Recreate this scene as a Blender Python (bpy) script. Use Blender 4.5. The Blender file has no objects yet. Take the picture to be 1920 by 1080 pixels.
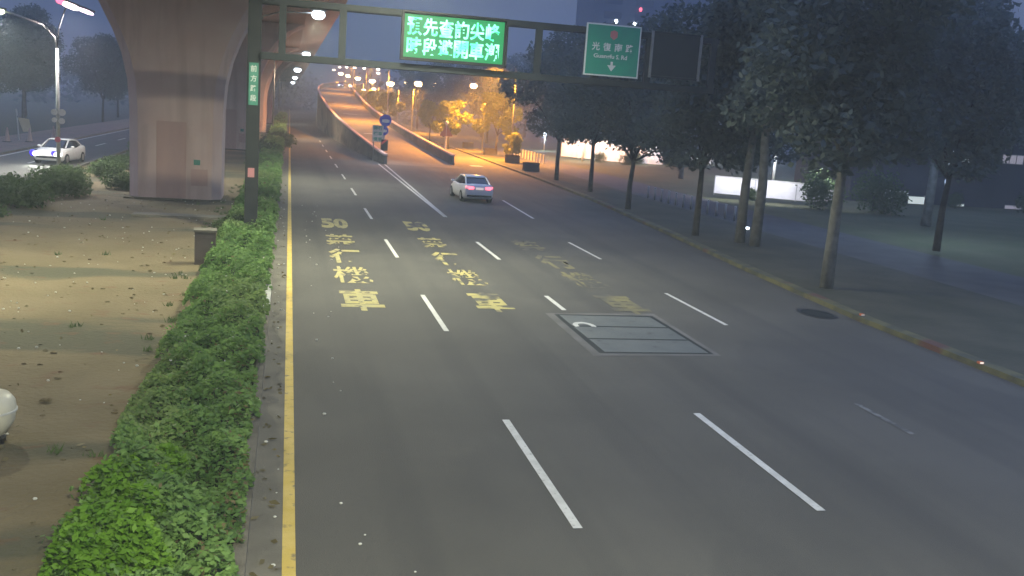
import bpy, math, random
from mathutils import Vector, Matrix
R = math.radians
sc = bpy.context.scene
C = sc.collection
rnd = random.Random(7)

# ---------------------------------------------------------------- camera
F = 1822.13; YAW, PIT, ROL = 0.2338, 0.1790, 0.0706; H = 5.326
cy_, sy_, cp_, sp_ = math.cos(YAW), math.sin(YAW), math.cos(PIT), math.sin(PIT)
fw = Vector((sy_*cp_, cy_*cp_, -sp_)); r0 = Vector((cy_, -sy_, 0)); u0 = r0.cross(fw)
rt = r0*math.cos(ROL) + u0*math.sin(ROL); up = -r0*math.sin(ROL) + u0*math.cos(ROL)
cam = bpy.data.objects.new('camera', bpy.data.cameras.new('camera')); C.objects.link(cam)
cam.data.sensor_width = 36; cam.data.lens = F/1920*36; cam.data.clip_start = .1; cam.data.clip_end = 3000
cam.matrix_world = Matrix(((rt.x, up.x, -fw.x, 0), (rt.y, up.y, -fw.y, 0), (rt.z, up.z, -fw.z, H), (0, 0, 0, 1)))
sc.camera = cam
CAM = Vector((0, 0, H))
def ray(px, py): return (px-960)/F*rt - (py-540)/F*up + fw
def G(px, py, z=0.0):                       # survey a point of the ground seen at a pixel of the photo
    d = ray(px, py); p = CAM + d*((z-H)/d.z); return p
def AY(px, py, Y):                          # survey a point at a known distance along the road
    d = ray(px, py); return CAM + d*(Y/d.y)

# ---------------------------------------------------------------- world and exposure
w = bpy.data.worlds.new('World'); sc.world = w; w.use_nodes = True
nt = w.node_tree; nt.nodes.clear()
out = nt.nodes.new('ShaderNodeOutputWorld'); bg = nt.nodes.new('ShaderNodeBackground')
tc = nt.nodes.new('ShaderNodeTexCoord'); sx = nt.nodes.new('ShaderNodeSeparateXYZ'); cr = nt.nodes.new('ShaderNodeValToRGB')
nt.links.new(tc.outputs['Generated'], sx.inputs[0]); nt.links.new(sx.outputs['Z'], cr.inputs[0])
nt.links.new(cr.outputs[0], bg.inputs[0]); nt.links.new(bg.outputs[0], out.inputs[0])
el = cr.color_ramp.elements
el[0].position = 0.0; el[0].color = (.045, .055, .075, 1)
el[1].position = .75; el[1].color = (.24, .38, .85, 1)
e = el.new(.12); e.color = (.082, .10, .145, 1)
bg.inputs[1].default_value = SKY = 1.45
sc.view_settings.view_transform = 'Standard'; sc.view_settings.look = 'None'
sc.view_settings.exposure = 0; sc.view_settings.gamma = 1
sc.render.engine = 'CYCLES'
sc.cycles.use_denoising = True
sc.cycles.max_bounces = 5; sc.cycles.volume_bounces = 0; sc.cycles.diffuse_bounces = 3
sc.cycles.sample_clamp_indirect = 4; sc.cycles.use_light_tree = True
sc.cycles.volume_step_rate = 4

# ---------------------------------------------------------------- materials
def lin(c): return tuple(((v/255+.055)/1.055)**2.4 if v > 10 else v/255/12.92 for v in c)
def mat(name, col, rough=.8, col2=None, scale=3.0, mix=(.35, .65), bump=0.0, bscale=40.0, metal=0.0, stretch=(1, 1, 1), emis=None, es=0.0, detail=6, spec=.4, trans=None):
    m = bpy.data.materials.new(name); m.use_nodes = True; n = m.node_tree; b = n.nodes['Principled BSDF']
    b.inputs['Base Color'].default_value = (*col, 1); b.inputs['Roughness'].default_value = rough
    b.inputs['Metallic'].default_value = metal; b.inputs['Specular IOR Level'].default_value = spec
    t = n.nodes.new('ShaderNodeTexCoord'); mp = n.nodes.new('ShaderNodeMapping'); mp.inputs['Scale'].default_value = stretch
    n.links.new(t.outputs['Object'], mp.inputs[0])
    if col2 is not None:
        nz = n.nodes.new('ShaderNodeTexNoise'); nz.inputs['Scale'].default_value = scale; nz.inputs['Detail'].default_value = detail
        rp = n.nodes.new('ShaderNodeValToRGB'); rp.color_ramp.elements[0].position = mix[0]; rp.color_ramp.elements[1].position = mix[1]
        rp.color_ramp.elements[0].color = (*col, 1); rp.color_ramp.elements[1].color = (*col2, 1)
        n.links.new(mp.outputs[0], nz.inputs[0]); n.links.new(nz.outputs[0], rp.inputs[0]); n.links.new(rp.outputs[0], b.inputs['Base Color'])
    if bump:
        nb = n.nodes.new('ShaderNodeTexNoise'); nb.inputs['Scale'].default_value = bscale; nb.inputs['Detail'].default_value = 5
        bp = n.nodes.new('ShaderNodeBump'); bp.inputs['Strength'].default_value = bump; bp.inputs['Distance'].default_value = .05
        n.links.new(t.outputs['Object'], nb.inputs[0]); n.links.new(nb.outputs[0], bp.inputs['Height']); n.links.new(bp.outputs[0], b.inputs['Normal'])
    if emis:
        b.inputs['Emission Color'].default_value = (*emis, 1); b.inputs['Emission Strength'].default_value = es
    return m
def layer(m, col, scale, lo, hi, stretch=(1, 1, 1), amount=1.0):
    """mix a further colour into a material's base colour where a second noise is high"""
    n = m.node_tree; b = n.nodes['Principled BSDF']; src = b.inputs['Base Color'].links[0].from_socket
    t = n.nodes.new('ShaderNodeTexCoord'); mp = n.nodes.new('ShaderNodeMapping'); mp.inputs['Scale'].default_value = stretch
    nz = n.nodes.new('ShaderNodeTexNoise'); nz.inputs['Scale'].default_value = scale; nz.inputs['Detail'].default_value = 4
    mr = n.nodes.new('ShaderNodeMapRange'); mr.inputs[1].default_value = lo; mr.inputs[2].default_value = hi; mr.inputs[4].default_value = amount
    mx = n.nodes.new('ShaderNodeMix'); mx.data_type = 'RGBA'; mx.inputs[7].default_value = (*col, 1)
    n.links.new(t.outputs['Object'], mp.inputs[0]); n.links.new(mp.outputs[0], nz.inputs[0]); n.links.new(nz.outputs[0], mr.inputs[0])
    n.links.new(mr.outputs[0], mx.inputs[0]); n.links.new(src, mx.inputs[6]); n.links.new(mx.outputs[2], b.inputs['Base Color'])
    return m
M = {}
M['asphalt'] = layer(mat('asphalt', (.072, .069, .062), .82, (.092, .088, .078), .30, bump=.35, bscale=60, detail=8), (.048, .047, .046), .55, .48, .72, (1.7, .035, 1), .75)
layer(M['asphalt'], (.055, .054, .052), .16, .56, .58, (1, .5, 1), .35)
layer(M['asphalt'], (.13, .125, .115), 90, .56, .72, amount=.5)
layer(M['asphalt'], (.16, .155, .14), 28, .74, .78, amount=.8)
M['asphalt_far'] = mat('asphalt_far', (.085, .082, .078), .8, (.10, .095, .09), .4, bump=.1)
M['ramp'] = mat('ramp_concrete', (.13, .115, .095), .85, (.17, .15, .12), .25, stretch=(1, 1, 1), bump=.15)
M['gutter'] = mat('gutter_concrete', (.12, .113, .095), .9, (.16, .15, .125), 1.5, bump=.3)
M['kerb'] = mat('kerb_concrete', (.19, .175, .145), .9, (.11, .10, .08), 2.5, bump=.4)
M['kerb_y'] = layer(mat('kerb_paint', (.13, .12, .055), .85, (.065, .066, .045), 1.1, (.4, .6), bump=.3, bscale=20), (.11, .05, .04), .45, .59, .66)
M['dirt'] = layer(layer(mat('bare_earth', (.125, .100, .054), .95, (.158, .127, .074), .55, bump=.9, bscale=9), (.060, .062, .040), .20, .52, .60, (.5, 1.6, 1), .85), (.13, .065, .035), 1.3, .6, .72, (1, 1.5, 1), .7)  # the dark stretched layer paints soft shadow bands into the earth
M['soil'] = mat('dark_soil', (.04, .042, .028), .95, (.065, .06, .04), .8, bump=.6, bscale=8)
M['verge'] = mat('verge_soil', (.045, .048, .032), .95, (.075, .07, .05), .5, bump=.6, bscale=6)
M['lawn'] = mat('lawn', (.07, .082, .032), .95, (.10, .10, .05), .4, bump=.8, bscale=12)
M['paving'] = mat('paving', (.085, .083, .08), .85, (.06, .06, .06), .7, bump=.2)
M['red_paving'] = mat('red_paving', (.22, .14, .12), .85, (.16, .11, .10), .7)
M['yellow'] = layer(mat('yellow_line_paint', (.50, .36, .07), .7, (.56, .42, .12), 3, bump=.1), (.20, .16, .08), 7, .58, .72)
M['white_line'] = layer(mat('white_line_paint', (.62, .62, .58), .7, (.5, .5, .46), 4), (.2, .2, .19), 12, .62, .75)
M['white_faded'] = mat('faded_white_paint', (.19, .19, .18), .75, (.08, .08, .078), 5, (.40, .55))
M['txt1'] = layer(mat('yellow_lettering', (.40, .35, .13), .75, (.33, .30, .16), 2), (.10, .095, .07), 4.2, .56, .66)
M['txt2'] = mat('worn_yellow_lettering', (.40, .35, .13), .75, (.085, .082, .072), 1.3, (.46, .58))
M['txt3'] = mat('faded_yellow_lettering', (.19, .17, .085), .75, (.085, .082, .072), .9, (.42, .62))
M['concrete'] = layer(mat('pier_concrete', (.60, .43, .385), .85, (.64, .49, .44), .8, bump=.15, bscale=12), (.50, .36, .32), .7, .5, .68, (2.5, 2.5, .25), .8)
M['pink'] = mat('pier_recess_paint', (.52, .34, .30), .85, (.47, .31, .28), 1.2, stretch=(2, 2, .3))
M['wallc'] = layer(mat('ramp_wall_concrete', (.20, .20, .185), .85, (.13, .135, .13), .45, bump=.2), (.07, .08, .08), .5, .5, .65, (1, .4, 1.2))
M['steel'] = mat('gantry_steel', (.018, .025, .032), .6, (.014, .020, .027), 2)
M['darksteel'] = mat('post_steel', (.012, .016, .021), .6, (.017, .021, .026), 1.5)
M['white_metal'] = mat('white_metal', (.55, .55, .53), .5, (.45, .45, .43), 3)
M['grey_metal'] = mat('galvanised_steel', (.32, .33, .33), .45, (.26, .27, .27), 4, metal=.5)
M['black'] = mat('black_plastic', (.012, .012, .014), .5)
M['seam'] = mat('dark_seam', (.010, .014, .014), .7)
M['plate'] = layer(mat('steel_plate', (.13, .14, .13), .6, (.105, .115, .11), 1.2, bump=.15, bscale=30), (.07, .075, .07), 2.5, .62, .7)
M['frame'] = mat('concrete_frame', (.15, .145, .14), .85, (.11, .108, .10), 1.5, bump=.2)
M['green_sign'] = mat('green_sign_sheet', (.03, .30, .20), .45, (.035, .26, .19), 2)
M['sign_white'] = mat('sign_lettering', (.62, .66, .66), .5)
M['sign_red'] = mat('sign_shield', (.42, .16, .17), .5)
M['blue_sign'] = mat('blue_sign_sheet', (.03, .06, .55), .4)
M['vms_face'] = mat('led_screen_bloom', (.01, .02, .015), .5, emis=(0.006, .42, .12), es=.9)  # even green emission stands in for bloom around the characters
M['vms_text'] = mat('led_dots', (.1, .3, .2), .5, (.1, .25, .2), 6, emis=(.05, 1.0, .42), es=1.9)
# the lit dots vary in brightness over the characters
def led():
    m = M['vms_text']; n = m.node_tree; b = n.nodes['Principled BSDF']
    t = n.nodes.new('ShaderNodeTexCoord'); nz = n.nodes.new('ShaderNodeTexNoise'); nz.inputs['Scale'].default_value = 1.6
    rp = n.nodes.new('ShaderNodeValToRGB'); rp.color_ramp.elements[0].position = .40; rp.color_ramp.elements[1].position = .60
    rp.color_ramp.elements[0].color = (.06, 1.0, .50, 1); rp.color_ramp.elements[1].color = (.42, 1, .85, 1)
    n.links.new(t.outputs['Object'], nz.inputs[0]); n.links.new(nz.outputs[0], rp.inputs[0]); n.links.new(rp.outputs[0], b.inputs['Emission Color'])
led()
M['bark'] = mat('bark', (.085, .08, .072), .95, (.05, .046, .04), 4, bump=.8, bscale=15)
M['palebark'] = mat('pale_bark', (.20, .20, .19), .95, (.13, .13, .12), 3, bump=.6, bscale=12)
def leafmat(name, a, b_, rough=.6):
    m = mat(name, a, rough, b_, 1.3, (.35, .65), detail=3, spec=.3)
    n = m.node_tree; b = n.nodes['Principled BSDF']; o = n.nodes['Material Output']
    tr = n.nodes.new('ShaderNodeBsdfTranslucent'); tr.inputs[0].default_value = (*b_, 1); ms = n.nodes.new('ShaderNodeMixShader'); ms.inputs[0].default_value = .4
    n.links.new(b.outputs[0], ms.inputs[1]); n.links.new(tr.outputs[0], ms.inputs[2]); n.links.new(ms.outputs[0], o.inputs[0])
    return m
ORD = ('first', 'second', 'third', 'fourth', 'fifth', 'sixth', 'seventh', 'eighth', 'ninth', 'tenth', 'eleventh', 'twelfth', 'thirteenth', 'fourteenth', 'fifteenth', 'sixteenth', 'seventeenth', 'eighteenth', 'nineteenth', 'twentieth', 'twenty-first', 'twenty-second', 'twenty-third')
def order(pts):            # rank of each spot from left to right in the view
    sc_ = [((Vector((p[0], p[1], 4))-CAM).dot(rt))/((Vector((p[0], p[1], 4))-CAM).dot(fw)) for p in pts]
    return [sorted(sc_).index(v) for v in sc_]
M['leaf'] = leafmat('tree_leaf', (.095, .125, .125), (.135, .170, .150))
M['leaf_lit'] = leafmat('lamp_lit_leaf', (.16, .20, .05), (.26, .28, .07))  # yellow of the lamp light is painted into this leaf colour
M['hedge'] = leafmat('hedge_leaf', (.070, .150, .045), (.19, .32, .095))
M['hedge_b'] = leafmat('bright_shrub_leaf', (.085, .20, .018), (.16, .31, .035))
M['shrub'] = leafmat('shrub_leaf', (.05, .09, .03), (.09, .14, .05))
M['flower'] = mat('small_pale_flower', (.6, .6, .55), .7)
M['dry'] = leafmat('dry_leaf', (.14, .12, .06), (.20, .17, .09))
M['carwhite'] = mat('white_car_paint', (.80, .79, .77), .25, (.76, .75, .73), 2)
M['glass'] = mat('dark_glass', (.015, .014, .016), .08, spec=.6)
M['tyre'] = mat('tyre_rubber', (.012, .012, .012), .85)
M['rim'] = mat('alloy_rim', (.35, .35, .36), .35, metal=.6)
M['tail'] = mat('tail_lamp', (.5, .03, .06), .3, emis=(1, .14, .20), es=3.2)
M['head'] = mat('head_lamp', (.8, .8, .8), .3, emis=(.95, 1, .85), es=12)
M['glare_blue'] = mat('headlight_glare_fringe', (.03, .02, .5), .3, emis=(.08, .03, 1), es=1.0)  # blue fringe of headlight glare, painted as a glowing part
M['numplate'] = mat('number_plate', (.7, .7, .66), .5, emis=(1, .8, .75), es=.6)  # plate glows by itself, the light on it put into emission
M['sodium'] = mat('sodium_lens', (.9, .7, .5), .4, emis=(1, .66, .30), es=22)
M['sodiumw'] = mat('pale_sodium_lens', (.9, .8, .7), .4, emis=(1, .80, .62), es=8)
M['led'] = mat('white_led_lens', (.9, .9, .9), .4, emis=(.80, .90, 1), es=14)
M['wwall'] = mat('white_hoarding', (.75, .75, .78), .7, (.66, .66, .68), .5)
M['dark'] = mat('dark_building', (.05, .055, .065), .8, (.065, .07, .08), .3)
M['litwin'] = mat('lit_window', (.5, .5, .5), .5, emis=(.62, .70, .66), es=.9)
M['litwin2'] = mat('dim_lit_window', (.5, .5, .5), .5, emis=(.45, .40, .44), es=.5)
M['plastic'] = mat('cream_plastic', (.62, .60, .50), .4, (.56, .54, .44), 2)
M['orange'] = mat('orange_plastic', (.6, .15, .05), .6)
M['box'] = mat('cabinet_paint', (.11, .09, .085), .7, (.085, .07, .068), 2, bump=.2)
M['planter'] = mat('planter_concrete', (.035, .033, .03), .9, (.055, .05, .045), 2)
M['skin'] = mat('skin', (.35, .22, .16), .6)
M['pole_banner'] = mat('green_banner', (.05, .22, .17), .6, (.08, .28, .22), 2)

# ---------------------------------------------------------------- mesh helpers
class MB:
    def __init__(s): s.v = []; s.f = []
    def add(s, vs, fs):
        o = len(s.v); s.v += [tuple(x) for x in vs]; s.f += [tuple(i+o for i in f) for f in fs]; return s
    def box(s, x0, x1, y0, y1, z0, z1):
        return s.add([(x0, y0, z0), (x1, y0, z0), (x1, y1, z0), (x0, y1, z0), (x0, y0, z1), (x1, y0, z1), (x1, y1, z1), (x0, y1, z1)],
                     [(3, 2, 1, 0), (4, 5, 6, 7), (0, 1, 5, 4), (1, 2, 6, 5), (2, 3, 7, 6), (3, 0, 4, 7)])
    def loft(s, rings, caps=True):
        n = len(rings[0]); vs = [p for r_ in rings for p in r_]; fs = []
        for i in range(len(rings)-1):
            for j in range(n):
                k = (j+1) % n; fs.append((i*n+j, i*n+k, (i+1)*n+k, (i+1)*n+j))
        if caps: fs.append(tuple(range(n-1, -1, -1))); fs.append(tuple((len(rings)-1)*n+j for j in range(n)))
        return s.add(vs, fs)
    def tube(s, pts, rad, n=10, caps=True):
        pts = [Vector(p) for p in pts]
        if not isinstance(rad, (list, tuple)): rad = [rad]*len(pts)
        rings = []
        for i, p in enumerate(pts):
            d = (pts[min(i+1, len(pts)-1)] - pts[max(i-1, 0)]).normalized()
            a = d.orthogonal() if abs(d.z) < .95 else Vector((1, 0, 0)); a = (a - d*a.dot(d)).normalized(); b = d.cross(a)
            rings.append([tuple(p + (a*math.cos(t) + b*math.sin(t))*rad[i]) for t in [2*math.pi*k/n for k in range(n)]])
        return s.loft(rings, caps)
    def ell(s, c, rx, ry, rz, n=12, m=8):
        rings = []
        for i in range(1, m):
            a = math.pi*i/m
            rings.append([(c[0]+rx*math.sin(a)*math.cos(2*math.pi*j/n), c[1]+ry*math.sin(a)*math.sin(2*math.pi*j/n), c[2]-rz*math.cos(a)) for j in range(n)])
        return s.loft(rings)
    def sheet(s, pts, z=None):
        return s.add([(p[0], p[1], p[2] if z is None else z) for p in pts], [tuple(range(len(pts)))])
    def strip(s, left, right):
        n = len(left); vs = list(left)+list(right)
        return s.add(vs, [(i, n+i, n+i+1, i+1) for i in range(n-1)])
    def build(s, name, m, parent=None, loc=None, smooth=False, rot=0):
        me = bpy.data.meshes.new(name); me.from_pydata([tuple(v) for v in s.v], [], s.f)
        me.materials.append(m)
        if smooth:
            for p in me.polygons: p.use_smooth = True
        me.update(); o = bpy.data.objects.new(name, me); C.objects.link(o)
        if parent: o.parent = parent
        if loc is not None: o.location = loc
        o.rotation_euler = (0, 0, rot)
        return o
def tag(o, label=None, cat=None, group=None, kind=None):
    if label: o['label'] = label
    if cat: o['category'] = cat
    if group: o['group'] = group
    if kind: o['kind'] = kind
    return o
def thing(name, label, cat, loc, rot=0, group=None):
    o = bpy.data.objects.new(name, None); C.objects.link(o); o.empty_display_size = .2
    o.location = loc; o.rotation_euler = (0, 0, rot); return tag(o, label, cat, group)
def struct(o): o['kind'] = 'structure'; return o
def kids(o): return [c for c in bpy.data.objects if c.parent == o]
def copy_tree(o, parent=None):
    c = o.copy(); C.objects.link(c); c.parent = parent
    for k in kids(o): copy_tree(k, c)
    return c
def place(proto, used, loc, rot, label, group=None, scale=1.0):
    o = proto if not used else copy_tree(proto)
    o.location = loc; o.rotation_euler = (0, 0, rot); o.scale = (scale,)*3; o['label'] = label
    if group: o['group'] = group
    return o
def lamp(parent, loc, power, col, size=.35, spread=170, rot=(0, 0, 0), kind='AREA'):
    l = bpy.data.lights.new('lamp_light', kind); l.energy = power; l.color = col
    if kind == 'AREA': l.shape = 'DISK'; l.size = size; l.spread = R(spread)
    elif kind == 'SPOT': l.spot_size = R(spread); l.spot_blend = .6; l.shadow_soft_size = size
    else: l.shadow_soft_size = size
    o = bpy.data.objects.new('lamp_light', l); C.objects.link(o); o.parent = parent; o.location = loc; o.rotation_euler = rot
    return o
def text_mesh(s, x0, x1, y0, y1, bold=.02, depth=0.0, fit=True):
    """outline of characters as a mesh, fitted to a rectangle in its own xy plane"""
    cu = bpy.data.curves.new('lettering', 'FONT'); cu.body = s; cu.size = 1; cu.offset = bold; cu.extrude = 0; cu.resolution_u = 3
    o = bpy.data.objects.new('lettering_tmp', cu); C.objects.link(o)
    dg = bpy.context.evaluated_depsgraph_get(); dg.update(); me = bpy.data.meshes.new_from_object(o.evaluated_get(dg))
    bpy.data.objects.remove(o); bpy.data.curves.remove(cu)
    xs = [v.co.x for v in me.vertices]; ys = [v.co.y for v in me.vertices]
    if not xs: return me
    ax, bx, ay, by = min(xs), max(xs), min(ys), max(ys)
    for v in me.vertices:
        v.co.x = x0 + (v.co.x-ax)/(bx-ax)*(x1-x0); v.co.y = y0 + (v.co.y-ay)/(by-ay)*(y1-y0); v.co.z = depth
    me.update(); return me
def link_mesh(name, me, m, parent=None, loc=None, rot=None):
    me.materials.clear(); me.materials.append(m); me.name = name
    o = bpy.data.objects.new(name, me); C.objects.link(o)
    if parent: o.parent = parent
    if loc is not None: o.location = loc
    if rot is not None: o.rotation_euler = rot
    return o

# ---------------------------------------------------------------- ground and roads
struct(MB().sheet([(-900, -300), (900, -300), (900, 1500), (-900, 1500)], -.03).build('ground', M['soil']))
RK = [(16.35, 2), (16.38, 14), (16.4, 25), (17.0, 33.3), (18.0, 44), (19.4, 62), (20.0, 78), (20.3, 95), (21.0, 120), (22, 190), (22, 420)]
def rk(y):
    for (a, ya), (b, yb) in zip(RK, RK[1:]):
        if ya <= y <= yb: return a+(b-a)*(y-ya)/(yb-ya)
    return RK[-1][0] if y > 400 else RK[0][0]
road = struct(MB().strip([(.0, y, 0) for x, y in RK], [(x, y, 0) for x, y in RK]).build('road', M['asphalt']))
MB().strip([(-.34, y, .004) for y in (-20, 430)], [(.06, y, .004) for y in (-20, 430)]).build('gutter_strip', M['gutter'], road)
MB().strip([(.0, y, 0) for y in (-20, 2)], [(16.35, y, 0) for y in (-20, 2)]).build('road_near_end', M['asphalt'], road)
# edge line and lane lines
MB().strip([(.06, y, .009) for y in (2, 200, 420)], [(.215, y, .009) for y in (2, 200, 420)]).build('edge_line', M['yellow'], road)
def dash(x, y0, y1, wd=.13, m='white_line', x2=None, name='lane_dash'):
    x2 = x if x2 is None else x2
    return MB().strip([(x-wd/2, y0, .009), (x2-wd/2, y1, .009)], [(x+wd/2, y0, .009), (x2+wd/2, y1, .009)]).build(name, M[m], road)
for k in range(0, 11): dash(3.847, 11.45+11.2*k, 11.45+11.2*k+4.48)
for k in (0, 1, 2):
    y0 = 11.79+11.2*k; y1 = y0+4.48
    dash(7.598, max(y0, 25.45) if k == 1 else y0, y1, .14)
for k in (1, 2): dash(11.79+.0*k, 12.76+11.2*k, 12.76+11.2*k+4.48, .12)
dash(12.37, 48.3, 57.6, .14, x2=12.76)
dash(11.34, 15.0, 16.9, .12, 'white_faded')
# the two solid lines that open into the gore
for xa, xb in ((7.60, 7.76), (7.66, 8.30)):
    MB().strip([(xa-.07, 47.2, .009), (xb-.07, 86.6, .009)], [(xa+.07, 47.2, .009), (xb+.07, 86.6, .009)]).build('gore_line', M['white_line'], road)
for i, (x0, x1, y0, y1) in enumerate(((12.2, 13.1, 88, 89.4), (12.0, 12.9, 91, 92.2), (11.7, 12.6, 94, 95), (11.4, 12.2, 97, 98), (9.2, 11, 89, 90.4), (9.4, 10.6, 93, 94.4), (16.9, 18.1, 91.0, 92.3))):
    MB().sheet([(x0, y0), (x1, y0), (x1, y1), (x0, y1)], .012 if i < 6 else .009).build('cross_bar', M['white_line'], road)
# lettering on the lanes, far end first: 50 then four characters
ROWS = [('50', 41.2, 44.6), ('禁', 36.4, 39.3), ('行', 32.3, 35.4), ('機', 28.7, 31.6), ('車', 24.8, 27.7)]
for ch, y0, y1 in ROWS: link_mesh('road_lettering', text_mesh(ch, 1.47, 2.62, y0, y1, .05 if ch == '50' else (.014 if ch == '機' else .028)), M['txt1'], road, (0, 0, .009))
for ch, y0, y1 in ROWS: link_mesh('road_lettering', text_mesh(ch, 5.15, 6.2, y0+.2, y1+.1, .05 if ch == '50' else (.014 if ch == '機' else .028)), M['txt2'], road, (0, 0, .009))
for ch, y0, y1 in ROWS[1:]: link_mesh('road_lettering', text_mesh(ch, 9.1, 10.25, y0+.3, y1+.3, .03), M['txt3'], road, (0, 0, .009))
# drain grate in the right lane and its neighbours
pc = thing('chamber_cover', 'rectangular chamber cover of three steel plates in a concrete frame set into the road', 'cover', (8.55, 22.9, 0))
MB().strip([(-1.66, -2.42, .006), (-1.62, 2.10, .006)], [(1.55, -2.30, .006), (1.62, 2.35, .006)]).build('concrete_frame', M['frame'], pc)
for k, (ya, yb) in enumerate(((-2.08, -.86), (-.74, .50), (.62, 1.86))):
    MB().box(-1.28, 1.32, ya, yb, .0, .012).build('steel_plate', M['plate'], pc)
MB().strip([(-1.44, -2.2, .009), (-1.40, 1.98, .009)], [(1.42, -2.16, .009), (1.46, 2.05, .009)]).build('seam', M['seam'], pc)
arc = [(.30*math.cos(t), .42*math.sin(t)) for t in [R(a) for a in range(-20, 215, 20)]]
MB().strip([(-.95+x, .62+y, .016) for x, y in arc], [(-.95+x*.55, .62+y*.6, .016) for x, y in arc]).build('painted_mark', M['white_line'], pc)
dp = thing('drain_cover', 'dark oval drain cover at the right kerb of the road', 'drain cover', (15.6, 25.8, 0))
ov = [(.55*math.cos(t), .75*math.sin(t)) for t in [2*math.pi*k/20 for k in range(20)]]
MB().sheet([(x, y) for x, y in ov], .006).build('rim', M['black'], dp); MB().sheet([(x*.8, y*.8) for x, y in ov], .010).build('lid', M['seam'], dp)

struct(MB().box(-.50, -.34, -20, 430, -.02, .13).build('left_kerb', M['kerb']))
# right kerb with faded yellow and red paint
def kerbstrip(pts, wd, z1, name, m):
    b = MB(); ys = []
    for (xa, ya), (xb, yb) in zip(pts, pts[1:]):
        n = max(1, int((yb-ya)/4)); ys += [ya+(yb-ya)*i/n for i in range(n)]
    ys.append(pts[-1][1])
    b.loft([[(rk(y), y, -.02), (rk(y)+wd, y, -.02), (rk(y)+wd, y, z1), (rk(y)+.02, y, z1)] for y in ys])
    return b.build(name, m)
struct(kerbstrip(RK, .42, .14, 'right_kerb', M['kerb_y']))
struct(MB().strip([(rk(y)+.42, y, .10) for x, y in RK], [(24.2+max(0, (y-60)*.02), y, .10) for x, y in RK]).build('verge', M['verge']))
struct(MB().strip([(24.2+max(0, (y-60)*.02), y, .05) for x, y in RK], [(29.8, y, .05) for x, y in RK]).build('pavement', M['paving']))
# park lawn rising gently behind the pavement
lw = MB(); gx = [29.8+i*4 for i in range(12)]; gy = [2+i*8 for i in range(22)]
lv = [(x, y, .04+.9*(1-math.cos(min(1, (x-29.8)/18)*math.pi))/2*(0.6+.4*math.sin(y*.07))) for y in gy for x in gx]
lw.add(lv, [(j*12+i, j*12+i+1, (j+1)*12+i+1, (j+1)*12+i) for j in range(21) for i in range(11)])
struct(lw.build('lawn', M['lawn'], smooth=True))
# left carriageway
lroad = struct(MB().strip([(-19.2, y, .0) for y in (20, 420)], [(-12.9, y, .0) for y in (20, 420)]).build('left_road', M['asphalt_far']))
MB().strip([(-18.95, y, .006) for y in (60, 420)], [(-18.78, y, .006) for y in (60, 420)]).build('edge_line', M['white_line'], lroad)
MB().strip([(-13.25, y, .006) for y in (30, 420)], [(-13.1, y, .006) for y in (30, 420)]).build('edge_line', M['white_faded'], lroad)
for k in range(8): MB().box(-16.1, -15.95, 56+k*11.2-.0, 60.5+k*11.2, -.01, .006).build('lane_dash', M['white_line'], lroad)
struct(MB().box(-12.9, -12.7, 20, 420, -.02, .13).build('median_kerb', M['kerb']))
struct(MB().box(-19.45, -19.2, 20, 420, -.02, .13).build('far_kerb', M['kerb']))
struct(MB().strip([(-24.5, y, .10) for y in (20, 420)], [(-19.45, y, .10) for y in (20, 420)]).build('left_pavement', M['red_paving']))
# bare earth under the viaduct
de = MB(); nx, ny = 34, 130; xs = [-12.7+i*(10.9/(nx-1)) for i in range(nx)]; ys = [4+j*.7 if j < 90 else 67+(j-90)*6 for j in range(ny)]
vv = [(x, y, .02+.035*math.sin(x*1.7+y*.9)*math.sin(y*.53-x*.4)+rnd.uniform(-.008, .008)) for y in ys for x in xs]
de.add(vv, [(j*nx+i, j*nx+i+1, (j+1)*nx+i+1, (j+1)*nx+i) for j in range(ny-1) for i in range(nx-1)])
struct(de.build('bare_earth', M['dirt'], smooth=True))

# ---------------------------------------------------------------- viaduct
def pier(Y, label):
    p = thing('viaduct_pier', label, 'pier', (-5.26, Y, 0), group='concrete piers under the viaduct')
    prof = [(0, 2.11), (4.3, 2.13), (5.6, 2.22), (6.8, 2.48), (7.8, 2.86), (9.0, 3.45), (10.2, 4.3), (11.2, 5.4), (11.9, 6.6)]
    ch = .42
    def ring(z, hw):
        d = 1.5
        return [(-hw+ch, -d, z), (hw-ch, -d, z), (hw, -d+ch*.9, z), (hw, d-ch, z), (hw-ch, d, z), (-hw+ch, d, z), (-hw, d-ch, z), (-hw, -d+ch*.9, z)]
    MB().loft([ring(z, h) for z, h in prof]).build('shaft', M['concrete'], p)
    # recessed panel with a lintel, framed by two proud pilasters
    MB().box(-.86, .50, -1.506, -1.49, .02, 3.75).build('recess_panel', M['pink'], p)
    for x0, x1 in ((-1.66, -.86), (.50, 1.66)): MB().box(x0, x1, -1.56, -1.49, .02, 3.55).build('pilaster', M['concrete'], p)
    MB().box(.72, 1.5, -1.575, -1.555, .75, 1.55).build('patch', M['pink'], p)
    MB().box(.85, 1.15, -1.58, -1.555, 1.75, 2.0).build('notice', M['pole_banner'], p)
    MB().box(-2.3, 2.3, -1.75, 1.75, -.02, .09).build('footing', M['dirt'], p)
    return p
pier(50.8, 'nearest and widest pier of the viaduct, with a recessed pinkish panel, on the bare earth')
pier(97, 'second pier of the viaduct, partly behind the nearest one')
pier(143, 'third pier of the viaduct, seen behind the dark gantry post')
pier(190, 'farthest visible pier of the viaduct beyond the row of shrubs')
dk = thing('viaduct_deck', 'wide concrete deck of the viaduct high over the earth strip and its piers', 'viaduct', (-5.26, 200, 12))
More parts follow.
